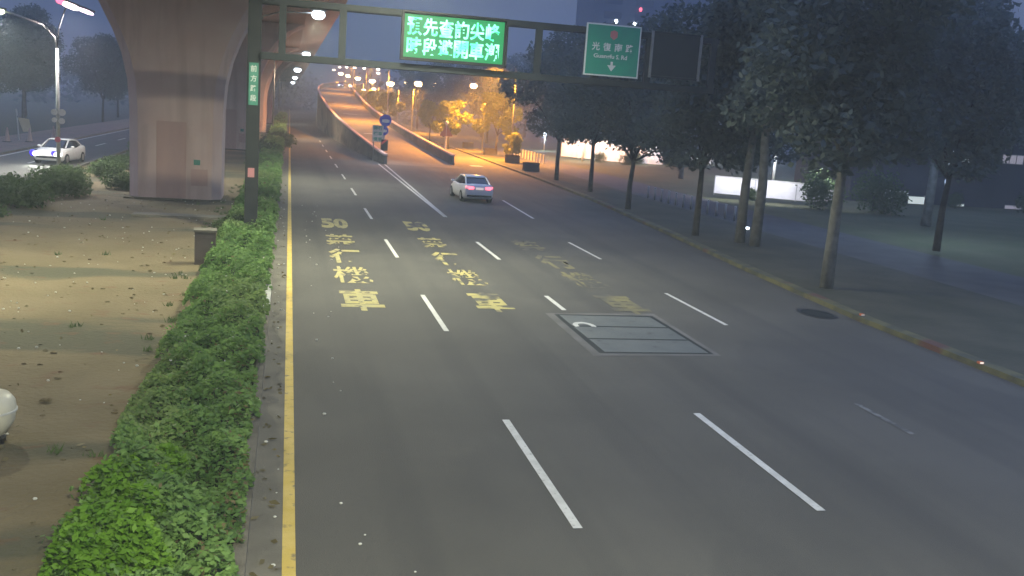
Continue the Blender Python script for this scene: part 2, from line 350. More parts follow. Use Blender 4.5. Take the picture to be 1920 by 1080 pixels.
MB().loft([[(-9.6, y, 1.2), (-6.4, y, 0), (6.4, y, 0), (9.6, y, 1.2), (9.6, y, 2.3), (-9.6, y, 2.3)] for y in (-260, 0, 300)]).build('girder', M['concrete'], dk)
for s in (-1, 1): MB().box(s*9.6-.15, s*9.6+.15, -260, 300, 1.9, 3.2).build('parapet', M['concrete'], dk)

# ---------------------------------------------------------------- elevated ramp
RL = [(86.5, 8.5, .85), (91, 8.25, 1.0), (100, 7.8, 1.43), (108, 7.25, 1.9), (120, 6.72, 2.5), (132, 6.25, 3.15), (153, 5.78, 4.2), (175, 5.46, 5.65), (195, 5.44, 7.0), (220, 6.23, 7.94), (255, 8.12, 8.95), (300, 11.72, 10.07), (360, 17.8, 11.66), (430, 27, 13.2)]
def rr(i): return RL[i][1]+6.75 + (0.0 if i < 7 else .12*(i-6))
rmp = thing('elevated_ramp', 'long concrete ramp lit orange, rising and bending away from the road between two parapet walls', 'ramp', (8.5, 86.5, 0))
ox, oy = 8.5, 86.5
def deckz(i): return max(.006, RL[i][2]-.92)
surf = MB().strip([(RL[i][1]-ox, RL[i][0]-oy, deckz(i)) for i in range(len(RL))], [(rr(i)-ox, RL[i][0]-oy, deckz(i)) for i in range(len(RL))])
surf.build('ramp_surface', M['ramp'], rmp)
lwm = MB().loft([[(x-ox-.28, y-oy, -.02), (x-ox, y-oy, -.02), (x-ox, y-oy, z-.08), (x-ox-.2, y-oy, z-.08)] for y, x, z in RL]); lwm.build('retaining_wall', M['wallc'], rmp)
MB().loft([[(x-ox-.32, y-oy, z-.076), (x-ox+.06, y-oy, z-.076), (x-ox+.04, y-oy, z+.06), (x-ox-.28, y-oy, z+.06)] for y, x, z in RL]).build('wall_coping', M['concrete'], rmp)
RRI = range(1, len(RL))
MB().loft([[(rr(i)-ox, RL[i][0]-oy, -.02), (rr(i)-ox+.28, RL[i][0]-oy, -.02), (rr(i)-ox+.2, RL[i][0]-oy, RL[i][2]-.15), (rr(i)-ox, RL[i][0]-oy, RL[i][2]-.15)] for i in RRI]).build('retaining_wall', M['wallc'], rmp)
MB().loft([[(rr(i)-ox-.06, RL[i][0]-oy, RL[i][2]-.146), (rr(i)-ox+.32, RL[i][0]-oy, RL[i][2]-.146), (rr(i)-ox+.28, RL[i][0]-oy, RL[i][2]-.01), (rr(i)-ox-.02, RL[i][0]-oy, RL[i][2]-.01)] for i in RRI]).build('wall_coping', M['concrete'], rmp)
for y, x, z in ((150, 8.4, 3.27), (118, 9.2, 1.55), (165, 9.0, 4.2)):
    MB().sheet([(x-ox-.5, y-oy, z), (x-ox+1.6, y-oy, z), (x-ox+1.6, y-oy+.7, z+.04), (x-ox-.5, y-oy+.7, z+.04)]).build('pale_cross_strip', M['white_line'], rmp)  # pale strip laid across the ramp surface

LEDC = (.97, .95, .68); SOD = (1.0, .37, .02)
# ---------------------------------------------------------------- gantry with its signs
GY = 38.5
gt = thing('sign_gantry', 'dark steel cantilever gantry with a post in the hedge, spanning over the lanes', 'gantry', (-1.33, GY, 0))
MB().loft([[(-.24, -.24, z), (.24, -.24, z), (.24, .24, z), (-.24, .24, z)] for z in (0, 9.2)]).build('post', M['darksteel'], gt)
MB().box(-.4, .4, -.4, .4, -.02, .18).build('base_plate', M['darksteel'], gt)
for z0, z1, wd in ((6.62, 6.86, .18), (8.62, 8.84, .16)):
    for dy in (-.28, .28): MB().box(.243, 18.4, dy-wd/2, dy+wd/2, z0, z1).build('chord', M['steel'], gt)
for x in (1.0, 3.2, 10.8, 13.2, 15.4, 18.2):
    MB().box(x-.13, x+.13, -.37, -.19, 6.862, 8.618).build('upright', M['steel'], gt)
for x in (1.0, 5.3, 9.6, 13.2, 18.2):
    MB().box(x-.05, x+.05, -.185, .185, 8.68, 8.78).build('cross_brace', M['steel'], gt)
MB().tube([(0, 0, 9.2), (.2, -.6, 9.9), (1.2, -2.2, 10.5), (4.8, -6.3, 10.85)], .07).build('added_lamp_arm', M['grey_metal'], gt)
MB().ell((5.0, -6.6, 10.85), .5, .3, .1).build('added_luminaire', M['grey_metal'], gt)
lamp(gt, (5.0, -6.6, 10.7), 2750, LEDC, .8, 170)  # added unseen lamp, evens out the light on the middle of the road
bn = MB().box(-.17, .17, -.268, -.243, 4.9, 6.45).build('banner', M['pole_banner'], gt)
for k, ch in enumerate('前方路段'):
    link_mesh('banner_lettering', text_mesh(ch, -.11, .11, 6.12-.36*k, 6.36-.36*k, .02), M['sign_white'], bn, (0, -.273, 0), (R(90), 0, 0))
MB().box(-.14, .10, -.26, -.243, 2.2, 2.55).build('sticker', mat('faded_pink_sticker', (.45, .2, .22), .7), gt)
# variable message sign
vm = thing('message_sign', 'lit electronic message board with two rows of green characters, hung on the gantry', 'message board', (6.08, GY-.55, 0))
x0, x1, z0, z1 = -1.98, 1.98, 7.05, 8.74
MB().box(x0, x1, -.0, .16, z0, z1).build('housing', M['black'], vm)
for a in ((x0, x1, z1, z1+.07), (x0, x1, z0-.07, z0), ):
    MB().box(a[0]-.07, a[1]+.07, -.22, .12, a[2], a[3]).build('visor', M['black'], vm)
for s in (-1, 1): MB().box(min(s*1.98, s*2.05), max(s*1.98, s*2.05), -.22, .12, z0, z1).build('visor', M['black'], vm)
MB().box(-1.93, 1.93, -.012, -.002, 7.10, 8.69).build('screen', M['vms_face'], vm)
for row, (s, za) in enumerate((('預先查詢尖峰', 7.93), ('時段避開車潮', 7.20))):
    for k, ch in enumerate(s):
        xx = -1.82+k*.605
        link_mesh('screen_character', text_mesh(ch, xx, xx+.56, za, za+.66, .026), M['vms_text'], vm, (0, -.02, 0), (R(90), 0, 0))
# green direction sign
gs = thing('direction_sign', 'square green direction sign with white border and down arrow, hung on the gantry', 'road sign', (12.48, GY-.5, 0))
MB().box(-1.14, 1.14, 0, .06, 6.98, 9.00).build('border', M['sign_white'], gs)
MB().box(-1.085, 1.085, -.008, 0, 7.035, 8.945).build('panel', M['green_sign'], gs)
for k, ch in enumerate('光復南路'):
    link_mesh('sign_character', text_mesh(ch, -.88+k*.47, -.55+k*.47, 7.96, 8.28, .02), M['sign_white'], gs, (0, -.014, 0), (R(90), 0, 0))
for wd_, xa, xb, za in (('Guangfu', -.78, .08, 7.63), ('S.', .16, .30, 7.67), ('Rd', .38, .62, 7.67)): link_mesh('sign_word', text_mesh(wd_, xa, xb, za, 7.84, .02), M['sign_white'], gs, (0, -.014, 0), (R(90), 0, 0))
ar = MB().add([(x, -.014, z) for x, z in ((-.05, 7.56), (.05, 7.56), (.05, 7.40), (.18, 7.42), (0, 7.18), (-.18, 7.42), (-.05, 7.40))], [(0, 1, 2, 6), (3, 4, 5), (2, 3, 5, 6)]); ar.build('down_arrow', M['sign_white'], gs)
sh = MB().add([(x, -.014, z) for x, z in ((-.15, 8.72), (0, 8.78), (.15, 8.72), (.15, 8.52), (0, 8.40), (-.15, 8.52))], [(0, 1, 2, 3, 4, 5)]); sh.build('route_shield', M['sign_red'], gs)
# unlit sign frame at the end of the gantry
fr = thing('empty_sign_frame', 'empty steel sign frame at the far right end of the gantry', 'sign frame', (15.2, GY-.45, 0))
for x in (-1.05, 1.05): MB().box(x-.05, x+.05, 0, .08, 7.08, 8.92).build('side_bar', M['grey_metal'], fr)
for z in (7.08, 8.82): MB().box(-.999, .999, .01, .07, z, z+.08).build('cross_bar', M['steel'], fr)
MB().box(-.99, .99, .03, .05, 7.17, 8.81).build('back_panel', M['steel'], fr)

# ---------------------------------------------------------------- lamps
def street_lamp(name, base, head, lens_m, lens, power, col, label, group, pole_m='grey_metal', spread=165, light=True):
    b = Vector(base); h = Vector(head)-b
    t = thing(name, label, 'street lamp', base, group=group)
    dx, dy = h.x, h.y
    MB().tube([(0, 0, 0), (0, 0, h.z*.55), (0, 0, h.z-.9)], [.11, .09, .07], 10).build('pole', M[pole_m], t, smooth=True)
    MB().tube([(0, 0, h.z-.9), (dx*.08, dy*.08, h.z-.35), (dx*.35, dy*.35, h.z-.02), (dx, dy, h.z+.12)], .05, 8).build('arm', M[pole_m], t, smooth=True)
    hd = MB().ell((dx, dy, h.z+.16+lens*.2), lens*.72, lens*.5, lens*.22).build('lamp_head', M['grey_metal'], t, smooth=True)
    MB().ell((dx, dy, h.z), lens*.6, lens*.6, lens*.42).build('lens', M[lens_m], hd, smooth=True)  # oversized on far lamps, their bloom put into the lens shape
    MB().tube([(0, 0, 0), (0, 0, .35)], .17, 8).build('base', M[pole_m], t)
    if light: lamp(t, (dx, dy, h.z-lens*.5-.1), power, col, .4, spread)
    return t
# white lamps along the left kerb under the viaduct edge
street_lamp('led_street_lamp', (-2.0, -3, 0), (1.8, -3, 10.7), 'led', .5, 6900, LEDC, 'white street lamp behind the viewpoint over the hedge', 'white street lamps along the hedge')
hd = AY(597, 28, 64)
street_lamp('led_street_lamp', (-2.0, 64, 0), hd, 'led', .68, 1500, LEDC, 'nearest white street lamp reaching over the road, seen above the gantry beam', 'white street lamps along the hedge')
street_lamp('led_street_lamp', (-2.0, 130, 0), (1.9, 130, 10.7), 'led', .8, 2000, (1, .72, .45), 'white street lamp hidden behind the lower gantry beam', 'white street lamps along the hedge')
for (px, py, Y, n) in ((558, 131, 196, 'uppermost'), (553, 146, 278, 'middle'), (549, 155, 350, 'lowest')):
    p = AY(px, py, Y)
    street_lamp('led_street_lamp', (-2.0, Y, 0), p, 'led', 1.1, 450, (1, .8, .6), n+' of the three white street lamps in a tight cluster below the gantry beam', 'white street lamps along the hedge')
# sodium lamps beside and on the ramp
SL = [((888, 161, 122), 'rightmost sodium street lamp, beside the yellow-lit tree', 4800, .75),
      ((815, 159, 190), 'sodium street lamp second from the right over the service road', 1300, 1.05),
      ((785, 157, 186), 'brightest sodium street lamp on a tall pale pole right of the ramp', 5200, 1.35),
      ((764, 155, 225), 'sodium street lamp just left of the brightest one', 900, 1.1),
      ((732, 157, 181), 'sodium street lamp over the yellow-lit crown right of the ramp', 7000, 1.15),
      ((698, 152, 235), 'sodium street lamp left of the yellow-lit crowns', 3600, 1.2),
      ((671, 147, 270), 'sodium street lamp above the bend of the ramp, third from its far end', 1800, 1.25),
      ((653, 142, 300), 'sodium street lamp above the bend of the ramp, second from its far end', 1800, 1.25),
      ((639, 138, 335), 'sodium street lamp nearest the far end of the ramp', 1500, 1.35)]
for (px, py, Y), lab, pw, ls in SL:
    p = AY(px, py, Y); bx = 1.6 if px != 785 else -.9
    street_lamp('sodium_street_lamp', (p.x+bx, Y, 0), p, 'sodium', ls, pw*1.7, SOD, lab, 'orange street lamps along the ramp')
for (px, py, Y), lab in (((626, 131, 400), 'pair of lamps at the very end of the ramp, top left of the row'), ((637, 126, 420), 'first small far lamp right of the end of the ramp'), ((650, 126, 400), 'second small far lamp of the top row'), ((665, 127, 380), 'third small far lamp of the top row'),
                         ((683, 128, 360), 'fourth small far lamp of the top row'), ((709, 130, 330), 'upper of the two stacked far lamps, right end of the top row'), ((709, 137, 320), 'lower of the two stacked far lamps, right end of the top row'),
                         ((682, 169, 260), 'small lamp low among the yellow crowns, left one'), ((701, 167, 240), 'small lamp low among the yellow crowns, right one'), ((657, 161, 300), 'small lamp low beside the far bend of the ramp')):
    p = AY(px, py, Y)
    street_lamp('sodium_street_lamp', (p.x+1.0, Y, 0), p, 'sodiumw', 1.0 if Y > 301 else .85, 0, SOD, lab, 'small far lamps beyond the ramp', light=False)
# added unseen sodium lamps, set behind board and beam to light the ramp
street_lamp('sodium_street_lamp', (23.6, 104, 0), (21.4, 104, 10.35), 'sodium', .6, 21000, SOD, 'added orange street lamp at the kerb by the ramp foot, behind the message board', 'orange street lamps along the ramp')
for x, y, z, zb, n in ((13.3, 138, 10.6, 2.6, 'nearest'), (12.5, 168, 11.5, 4.2, 'second'), (12.7, 205, 13.9, 6.4, 'third'), (14.4, 245, 15.3, 7.8, 'farthest')):
    street_lamp('sodium_street_lamp', (x, y, zb), (x-2.4, y, z), 'sodium', .5, 3300 if y > 140 else 6000, SOD, n+' added orange lamp on the right ramp parapet, behind the lower gantry beam', 'orange street lamps along the ramp')
# double-arm lamp of the left carriageway
p1 = AY(-2, 20, 59); p2 = AY(140, 9, 59)
dl = thing('double_arm_lamp', 'grey double-arm street lamp with small round signs, at the median of the left road', 'street lamp', (-12.5, 59, 0))
MB().tube([(0, 0, 0), (0, 0, 4), (0, 0, 7.0)], [.12, .10, .08], 10).build('pole', M['grey_metal'], dl, smooth=True)
q = p1-Vector((-12.5, 59, 0)); q2 = p2-Vector((-12.5, 59, 0))
MB().tube([(0, 0, 7.0), (-.12, 0, 7.6), (-.7, 0, 8.2), (q.x, q.y, q.z+.1)], .055, 8).build('arm', M['grey_metal'], dl, smooth=True)
MB().tube([(0, 0, 7.0), (.1, 0, 8.1), (q2.x*.5, 0, q2.z-.2), (q2.x-.5, q2.y, q2.z+.12)], .035, 8).build('arm', M['darksteel'], dl, smooth=True)
h1 = MB().ell((q.x, q.y, q.z+.12), .4, .2, .1).build('lamp_head', M['grey_metal'], dl); MB().ell((q.x, q.y, q.z), .3, .2, .22).build('lens', mat('greenish_lens', (.8, .8, .6), .4, emis=(.9, 1, .6), es=5), h1)
h2 = MB().loft([[(q2.x+x, q2.y+.2*s, q2.z-.33*(x)/1+dz) for s, dz in ((-1, 0), (1, 0), (1, .1), (-1, .1))] for x in (-1.0, 1.0)]).build('lamp_head', M['grey_metal'], dl)
ll = MB().ell((0, 0, 0), .52, .18, .17).build('lens', mat('white_strip_lens', (.9, .8, .8), .4, emis=(1, .78, .80), es=5), h2, (q2.x-.22, q2.y, q2.z-.08)); ll.rotation_euler = (0, R(18), 0)
ll = MB().ell((0, 0, 0), .45, .16, .11).build('lens', mat('pink_strip_lens', (.9, .8, .8), .4, emis=(1, .70, .88), es=5), h2, (q2.x+.55, q2.y, q2.z-.30)); ll.rotation_euler = (0, R(18), 0)
ll = MB().ell((0, 0, 0), .25, .16, .14).build('lens', mat('red_strip_lens', (.9, .2, .3), .4, emis=(1, .15, .28), es=2.5), h2, (q2.x-.72, q2.y, q2.z+.10)); ll.rotation_euler = (0, R(18), 0)
lamp(dl, (q.x, q.y, q.z-.3), 1700, (.95, 1, .8), .4)
lamp(dl, (q2.x, q2.y, q2.z-.5), 1400, (1, .86, .84), .5)
for x, z, r_, mm in ((-.16, 3.55, .17, 'white_metal'), (.24, 3.55, .19, 'white_metal'), (-.16, 3.12, .14, 'white_metal'), (.22, 3.08, .17, 'white_metal'), (.0, 2.05, .16, 'tail_sign')):
    if mm == 'tail_sign': M[mm] = mat('red_sign_sheet', (.55, .10, .14), .5)
    MB().tube([(x, -.16, z), (x, -.13, z)], r_, 14).build('small_sign', M[mm], dl)
street_lamp('led_street_lamp', (-13.0, 27, 0), (-9.2, 27, 9.6), 'led', .45, 1900, LEDC, 'added white street lamp beyond the left edge of the photo, over the bare earth', 'white street lamps along the hedge')  # added unseen lamp to brighten the pier and the earth
# park lamps
def globe_lamp(px, py, Y, lab, r_=.28, pw=150, pole=True, zb=0.0):
    p = AY(px, py, Y); t = thing('park_lamp', lab, 'park lamp', (p.x, p.y, zb), group='white park lamps behind the trees')
    MB().tube([(0, 0, 0), (0, 0, p.z-zb-.3)], [.09, .06], 8).build('pole', M['white_metal'], t, smooth=True)
    MB().ell((0, 0, p.z-zb), r_, r_, r_*1.35).build('globe', M['led'], t, smooth=True)
    MB().tube([(0, 0, p.z-zb+r_*1.3), (0, 0, p.z-zb+r_*1.3+.08)], r_*.7, 10).build('cap', M['darksteel'], t)
    if pw: lamp(t, (0, 0, p.z-zb-.1), pw, (.55, .74, 1), r_*1.6, kind='POINT')
    return t
globe_lamp(1092, 214, 116, 'bright white park lamp standing left of the middle tree trunks', .38, 3500)
globe_lamp(1440, 266, 85, 'white park lamp seen between two trunks at the right', .24, 3000)
globe_lamp(1607, 229, 90, 'faint white park lamp high behind the leaves at the right', .13, 0)
globe_lamp(1022, 252, 135, 'white park lamp at the left end of the lawn', .22, 2500)
for x, y, lab in ((33, 44, 'added white park lamp hidden by the crowns between kerb and park building'), (27, 22, 'added white park lamp beyond the right edge of the photo')):
    t = thing('park_lamp', lab, 'park lamp', (x, y, .1), group='white park lamps behind the trees')  # added unseen lamps that brighten the tree crowns
    MB().tube([(0, 0, 0), (0, 0, 4.6)], [.09, .06], 8).build('pole', M['white_metal'], t, smooth=True); MB().ell((0, 0, 5), .2, .2, .26).build('globe', M['led'], t, smooth=True); lamp(t, (0, 0, 5.0), 1500, (.50, .70, 1), .35, kind='POINT')
for px, py, Y, lab in ((1095, 262, 112, 'pale post standing before the white hoarding'), (1455, 292, 84, 'pale post between the trunks left of the leafy bush')):
    p = AY(px, py, Y); t = thing('pale_post', lab, 'post', (p.x, p.y, 0)); MB().tube([(0, 0, 0), (0, 0, p.z)], .13, 10).build('shaft', M['white_metal'], t, smooth=True); MB().tube([(0, 0, p.z), (0, 0, p.z+.1)], .17, 10).build('cap', M['grey_metal'], t)
    lamp(t, (-.9, -1.6, p.z+.5), 260, (.95, .97, 1), .2, 175)
g0 = G(1395, 433); t = thing('marker_light', 'small bright white marker light low between the two pale trunks', 'marker light', (g0.x, g0.y, .1)); MB().box(-.26, .26, -.1, .1, 0, .10).build('body', M['darksteel'], t); MB().box(-.22, .22, -.12, -.102, .02, .12).build('lens', M['led'], t)

# ---------------------------------------------------------------- vegetation
def leafcloud(mb, blobs, count, size, rng, shell=.55):
    tot = sum(b[3]*b[4]*b[5] for b in blobs)
    for (x, y, z, rx, ry, rz) in blobs:
        n = int(count*rx*ry*rz/tot)
        for _ in range(n):
            while True:
                a = Vector((rng.uniform(-1, 1), rng.uniform(-1, 1), rng.uniform(-1, 1)))
                if .05 < a.length < 1: break
            a = a.normalized()*(shell+(1-shell)*rng.random())*(.85+.3*rng.random())
            c = Vector((x+a.x*rx, y+a.y*ry, z+a.z*rz)); leaf(mb, c, size*rng.uniform(.6, 1.35), rng)
def leaf(mb, c, s, rng, flat=1.0):
    d = Vector((rng.uniform(-1, 1), rng.uniform(-1, 1), rng.uniform(-.8, .8)*flat)).normalized(); n = Vector((rng.uniform(-1, 1), rng.uniform(-1, 1), rng.uniform(-1, 1)))
    e = d.cross(n)
    if e.length < .1: e = d.cross(Vector((0, 0, 1)))
    e = e.normalized()
    o = len(mb.v); mb.v += [tuple(c-d*s*.5), tuple(c+e*s*.28), tuple(c+d*s*.55), tuple(c-e*s*.28)]; mb.f.append((o, o+1, o+2, o+3))
def make_tree(name, label, hgt, trunk_h, cr_r, count, lsz, seed, leafm, barkm, tr=.18, nb=14):
    rng = random.Random(seed); t = thing(name, label, 'tree', (0, 0, 0))
    tm = MB(); tm.tube([(0, 0, -.05), (rng.uniform(-.08, .08), 0, trunk_h*.5), (rng.uniform(-.15, .15), .1, trunk_h)], [tr*1.25, tr, tr*.8], 10)
    blobs = []
    for k in range(nb):
        a = k*2.4+rng.random(); rr_ = cr_r*(.25+.6*rng.random()); zz = trunk_h+(hgt-trunk_h)*(.08+.8*(k/nb)); rr_ *= 1.0-.55*max(0, (k/nb)-.5)
        bx, by = rr_*math.cos(a), rr_*math.sin(a); br = cr_r*rng.uniform(.32, .5)
        blobs.append((bx, by, zz, br, br, br*.75))
        if k % 2 == 0: tm.tube([(0, .05, trunk_h*.93), (bx*.5, by*.5, (trunk_h+zz)/2+.2), (bx, by, zz)], [tr*.5, tr*.32, tr*.12], 6)
    tm.build('trunk', M[barkm], t, smooth=True)
    lc = MB(); leafcloud(lc, blobs, count, lsz, rng); lc.build('crown', M[leafm], t)
    return t
TREES_R = [((1548, 545), 0, 1.0, 'tree with the stout pale trunk nearest the right kerb'),
           ((1414, 465), 3, 1.0, 'right one of the two straight pale trunks close together'),
           ((1386, 458), 3, .97, 'left one of the two straight pale trunks close together'),
           ((1303, 445), 1, .95, 'slim dark trunk between the bollards and the pale pair'),
           ((1177, 395), 2, .95, 'dark forked tree in front of the lit white hoarding'),
           ((1106, 362), 1, 1.0, 'dark tree with a leaning trunk at the left end of the white hoarding'),
           ((1043, 340), 2, 1.05, 'dark tree closest to the orange-lit pavement')]
protos = [make_tree('broadleaf_tree', 'x', 12.5, 4.6, 4.3, 15000, .30, 11, 'leaf', 'palebark', .19),
          make_tree('broadleaf_tree', 'x', 11.5, 3.6, 3.9, 13000, .30, 12, 'leaf', 'bark', .15),
          make_tree('broadleaf_tree', 'x', 12.0, 3.2, 4.2, 14000, .30, 13, 'leaf', 'bark', .15),
          make_tree('tall_tree', 'x', 13.0, 5.5, 3.8, 13000, .30, 14, 'leaf', 'palebark', .21)]
used = [False]*4
for (px, py), k, s, lab in TREES_R:
    g = G(px, py); place(protos[k], used[k], (g.x, g.y, .08), rnd.uniform(0, 6), lab, 'street trees along the right kerb', s); used[k] = True
# second row and park trees
BT = []
PT = [(27, 24, 1.05, 0), (34, 27, 1.15, 2), (42, 38, 1.2, 0), (30, 40, 1.0, 1), (38, 52, 1.15, 3), (48, 50, 1.25, 0), (30, 58, .9, 2), (56, 64, 1.3, 1), (46, 76, 1.2, 2), (36, 86, 1.05, 0), (60, 84, 1.3, 3), (52, 104, 1.3, 1), (70, 100, 1.4, 2), (36, 128, 1.2, 2), (46, 140, 1.3, 0), (30, 150, 1.2, 1), (62, 130, 1.5, 3), (26, 168, 1.1, 2), (36, 185, 1.3, 0), (26, 205, 1.2, 1), (48, 200, 1.5, 2), (80, 140, 1.6, 1)]
for i, ((x, y, s, k), od) in enumerate(zip(PT, order(PT))):
    place(protos[k], used[k], (x, y, .3), rnd.uniform(0, 6), 'dark leafy park tree behind the pavement, '+ORD[od]+' from the left', 'park trees behind the pavement', s)
LT = [(-27, 74, .9, 1), (-31, 92, 1.1, 2), (-26, 108, .9, 0), (-36, 78, 1.2, 3), (-30, 124, 1.1, 1), (-25, 145, 1.0, 2), (-40, 110, 1.4, 0), (-33, 60, 1.1, 2), (-27, 170, 1.1, 1), (-36, 150, 1.3, 2)]
for i, ((x, y, s, k), od) in enumerate(zip(LT, order(LT))):
    place(protos[k], used[k], (x, y, .1), rnd.uniform(0, 6), 'dark tree beyond the left road, '+ORD[od]+' from the left', 'dark trees beyond the left road', s)
# small trees lit by the sodium lamps
small = make_tree('small_tree', 'x', 8.0, 2.6, 2.9, 5200, .34, 21, 'leaf_lit', 'bark', .13, 11); su = False
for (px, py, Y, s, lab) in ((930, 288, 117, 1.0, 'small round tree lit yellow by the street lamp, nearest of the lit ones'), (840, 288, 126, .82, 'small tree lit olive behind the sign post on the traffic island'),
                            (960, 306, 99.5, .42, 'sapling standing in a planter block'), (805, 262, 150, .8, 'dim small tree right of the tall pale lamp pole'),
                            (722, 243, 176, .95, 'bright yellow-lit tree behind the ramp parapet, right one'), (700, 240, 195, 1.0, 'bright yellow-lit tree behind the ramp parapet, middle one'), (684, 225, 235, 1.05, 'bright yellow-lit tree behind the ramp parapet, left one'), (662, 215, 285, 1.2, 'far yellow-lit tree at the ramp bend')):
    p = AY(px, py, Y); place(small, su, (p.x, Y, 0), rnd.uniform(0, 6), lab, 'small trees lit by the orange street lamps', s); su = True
# hedge along the left kerb
def hz(x, y): return .44+.12*math.sin(x*3.1+y*1.1)+.11*math.sin(y*2.3+x*5)+.09*math.sin(y*5.1-x*3+math.sin(y*.7)*2)
hb = MB(); nx = 9; xs = [-2.15+i*(1.6/(nx-1)) for i in range(nx)]; ysh = [6+j*.4 for j in range(150)]+[66+j*3 for j in range(1, 60)]
hv = []
for y in ysh:
    far = max(0, y-60)*.012
    for i, x in enumerate(xs):
        e_ = min(i, nx-1-i); hv.append((x, y, .02+(hz(x, y)*.72+min(far, 1.2))*min(1, e_/1.6)))
hb.add(hv, [(j*nx+i, j*nx+i+1, (j+1)*nx+i+1, (j+1)*nx+i) for j in range(len(ysh)-1) for i in range(nx-1)])
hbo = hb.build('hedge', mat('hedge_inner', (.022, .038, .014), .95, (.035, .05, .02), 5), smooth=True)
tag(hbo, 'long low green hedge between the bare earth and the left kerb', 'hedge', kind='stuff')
rng = random.Random(5); hl = MB(); hy = MB(); fl = MB(); dr = MB()
y = 7.0
while y < 210:
    dens = 1500 if y < 22 else (1000 if y < 32 else (500 if y < 50 else (160 if y < 90 else 45))); st = .5 if y < 66 else 3
    far = max(0, y-60)*.012; sz = .085 if y < 22 else (.10 if y < 32 else (.13 if y < 50 else (.2 if y < 90 else .4)))
    for _ in range(int(dens*1.8*st)):
        x = rng.uniform(-2.32-.10*math.sin(y*1.3)-.09*math.sin(y*3.7), -.42+.06*math.sin(y*1.7)+.05*math.sin(y*4.1)); yy = y+rng.random()*st
        edge = min(1, (x+2.55)/.45, (-.22-x)/.3)
        n_ = math.sin(x*2+yy*.8)+math.sin(yy*1.9-x*4)
        z = (hz(x, yy)+min(far, 1.2))*max(.15, edge)*rng.uniform(.72, 1.08)+.04
        if rng.random() < .0025 and y > 14: leaf(fl, Vector((x, yy, z+.05)), .07, rng, .3)
        elif rng.random() < (.10 if (x > -.8 and y < 19) else .015): leaf(dr, Vector((x, yy, z)), sz, rng, .5)
        elif math.sin(x*1.3+yy*.55+2)+math.sin(yy*.31-x)+rng.uniform(-.7, .7) > 1.1: leaf(hy, Vector((x, yy, z+.05)), sz*rng.uniform(.7, 1.3), rng, .6)
        elif rng.random() < .02: leaf(hl, Vector((x, yy, z+rng.uniform(.05, .2))), sz*rng.uniform(.9, 1.5), rng, 1)
        else: leaf(hl, Vector((x, yy, z)), sz*rng.uniform(.7, 1.3), rng, .6)
    y += st
hl.build('leaves', M['hedge'], hbo); hy.build('pale_leaves', leafmat('pale_hedge_leaf', (.11, .19, .06), (.24, .34, .12)), hbo); fl.build('flowers', M['flower'], hbo); dr.build('dry_leaves', M['dry'], hbo)
# litter of dry leaves and small stones
lt = MB(); rng = random.Random(3)
for _ in range(420):
    y = 9+52*rng.random()**1.5; x = rng.uniform(-11.5, -2.2) if rng.random() < .8 else rng.uniform(-.33, .0)
    leaf(lt, Vector((x, y, .075 if x < -1 else .02)), rng.uniform(.05, .16), rng, .1)
tag(lt.build('leaf_litter', M['dry']), 'dry leaves scattered over the bare earth and gutter', 'leaves', kind='stuff')
st = MB(); rng = random.Random(4)
for _ in range(260):
    y = 10+40*rng.random(); x = rng.uniform(-11, -2.3) if rng.random() < .75 else rng.choice([rng.uniform(-.3, 0), .6+abs(rng.gauss(0, .9))]); r_ = rng.uniform(.012, .035)
    st.ell((x, y, (.06 if x < -1 else .0)+r_*.4), r_, r_*.8, r_*.6, 6, 4)
tag(st.build('pebbles', M['white_line']), 'pale pebbles scattered on the road edge and bare earth', 'pebbles', kind='stuff')
cl = MB(); rng = random.Random(6)
for _ in range(520):
    y = 8+45*rng.random()**1.4; x = rng.uniform(-12, -2.3); r_ = rng.uniform(.012, .045)*(1 if rng.random() < .93 else 1.6)
    a = rng.uniform(0, 3.1); n = 6; rings = []
    for zz, k_ in ((-.01, 1), (.35, .9), (.7, .5)):
        rings.append([(x+r_*k_*rng.uniform(.7, 1.3)*math.cos(a+6.283*j/n)*1.4, y+r_*k_*rng.uniform(.7, 1.3)*math.sin(a+6.283*j/n), .03+zz*r_) for j in range(n)])
    cl.loft(rings)
tag(cl.build('earth_clods', M['dirt']), 'loose clods and lumps of the bare earth', 'clods', kind='stuff')
tf = MB(); rng = random.Random(8)
for _ in range(60):
    y = 9+50*rng.random(); x = rng.choice([-2.5-abs(rng.gauss(0, .35)), rng.uniform(-12, -3)])
    for _ in range(14):
        a = rng.uniform(0, 6.283); h_ = rng.uniform(.05, .16); q_ = rng.uniform(.02, .10); bx, by = x+rng.gauss(0, .05), y+rng.gauss(0, .05)
        tf.add([(bx-.012, by, .03), (bx+.012, by, .03), (bx+q_*math.cos(a), by+q_*math.sin(a), .03+h_)], [(0, 1, 2)])
tag(tf.build('weeds', M['shrub']), 'tufts of weeds on the bare earth and along the foot of the hedge', 'weeds', kind='stuff')
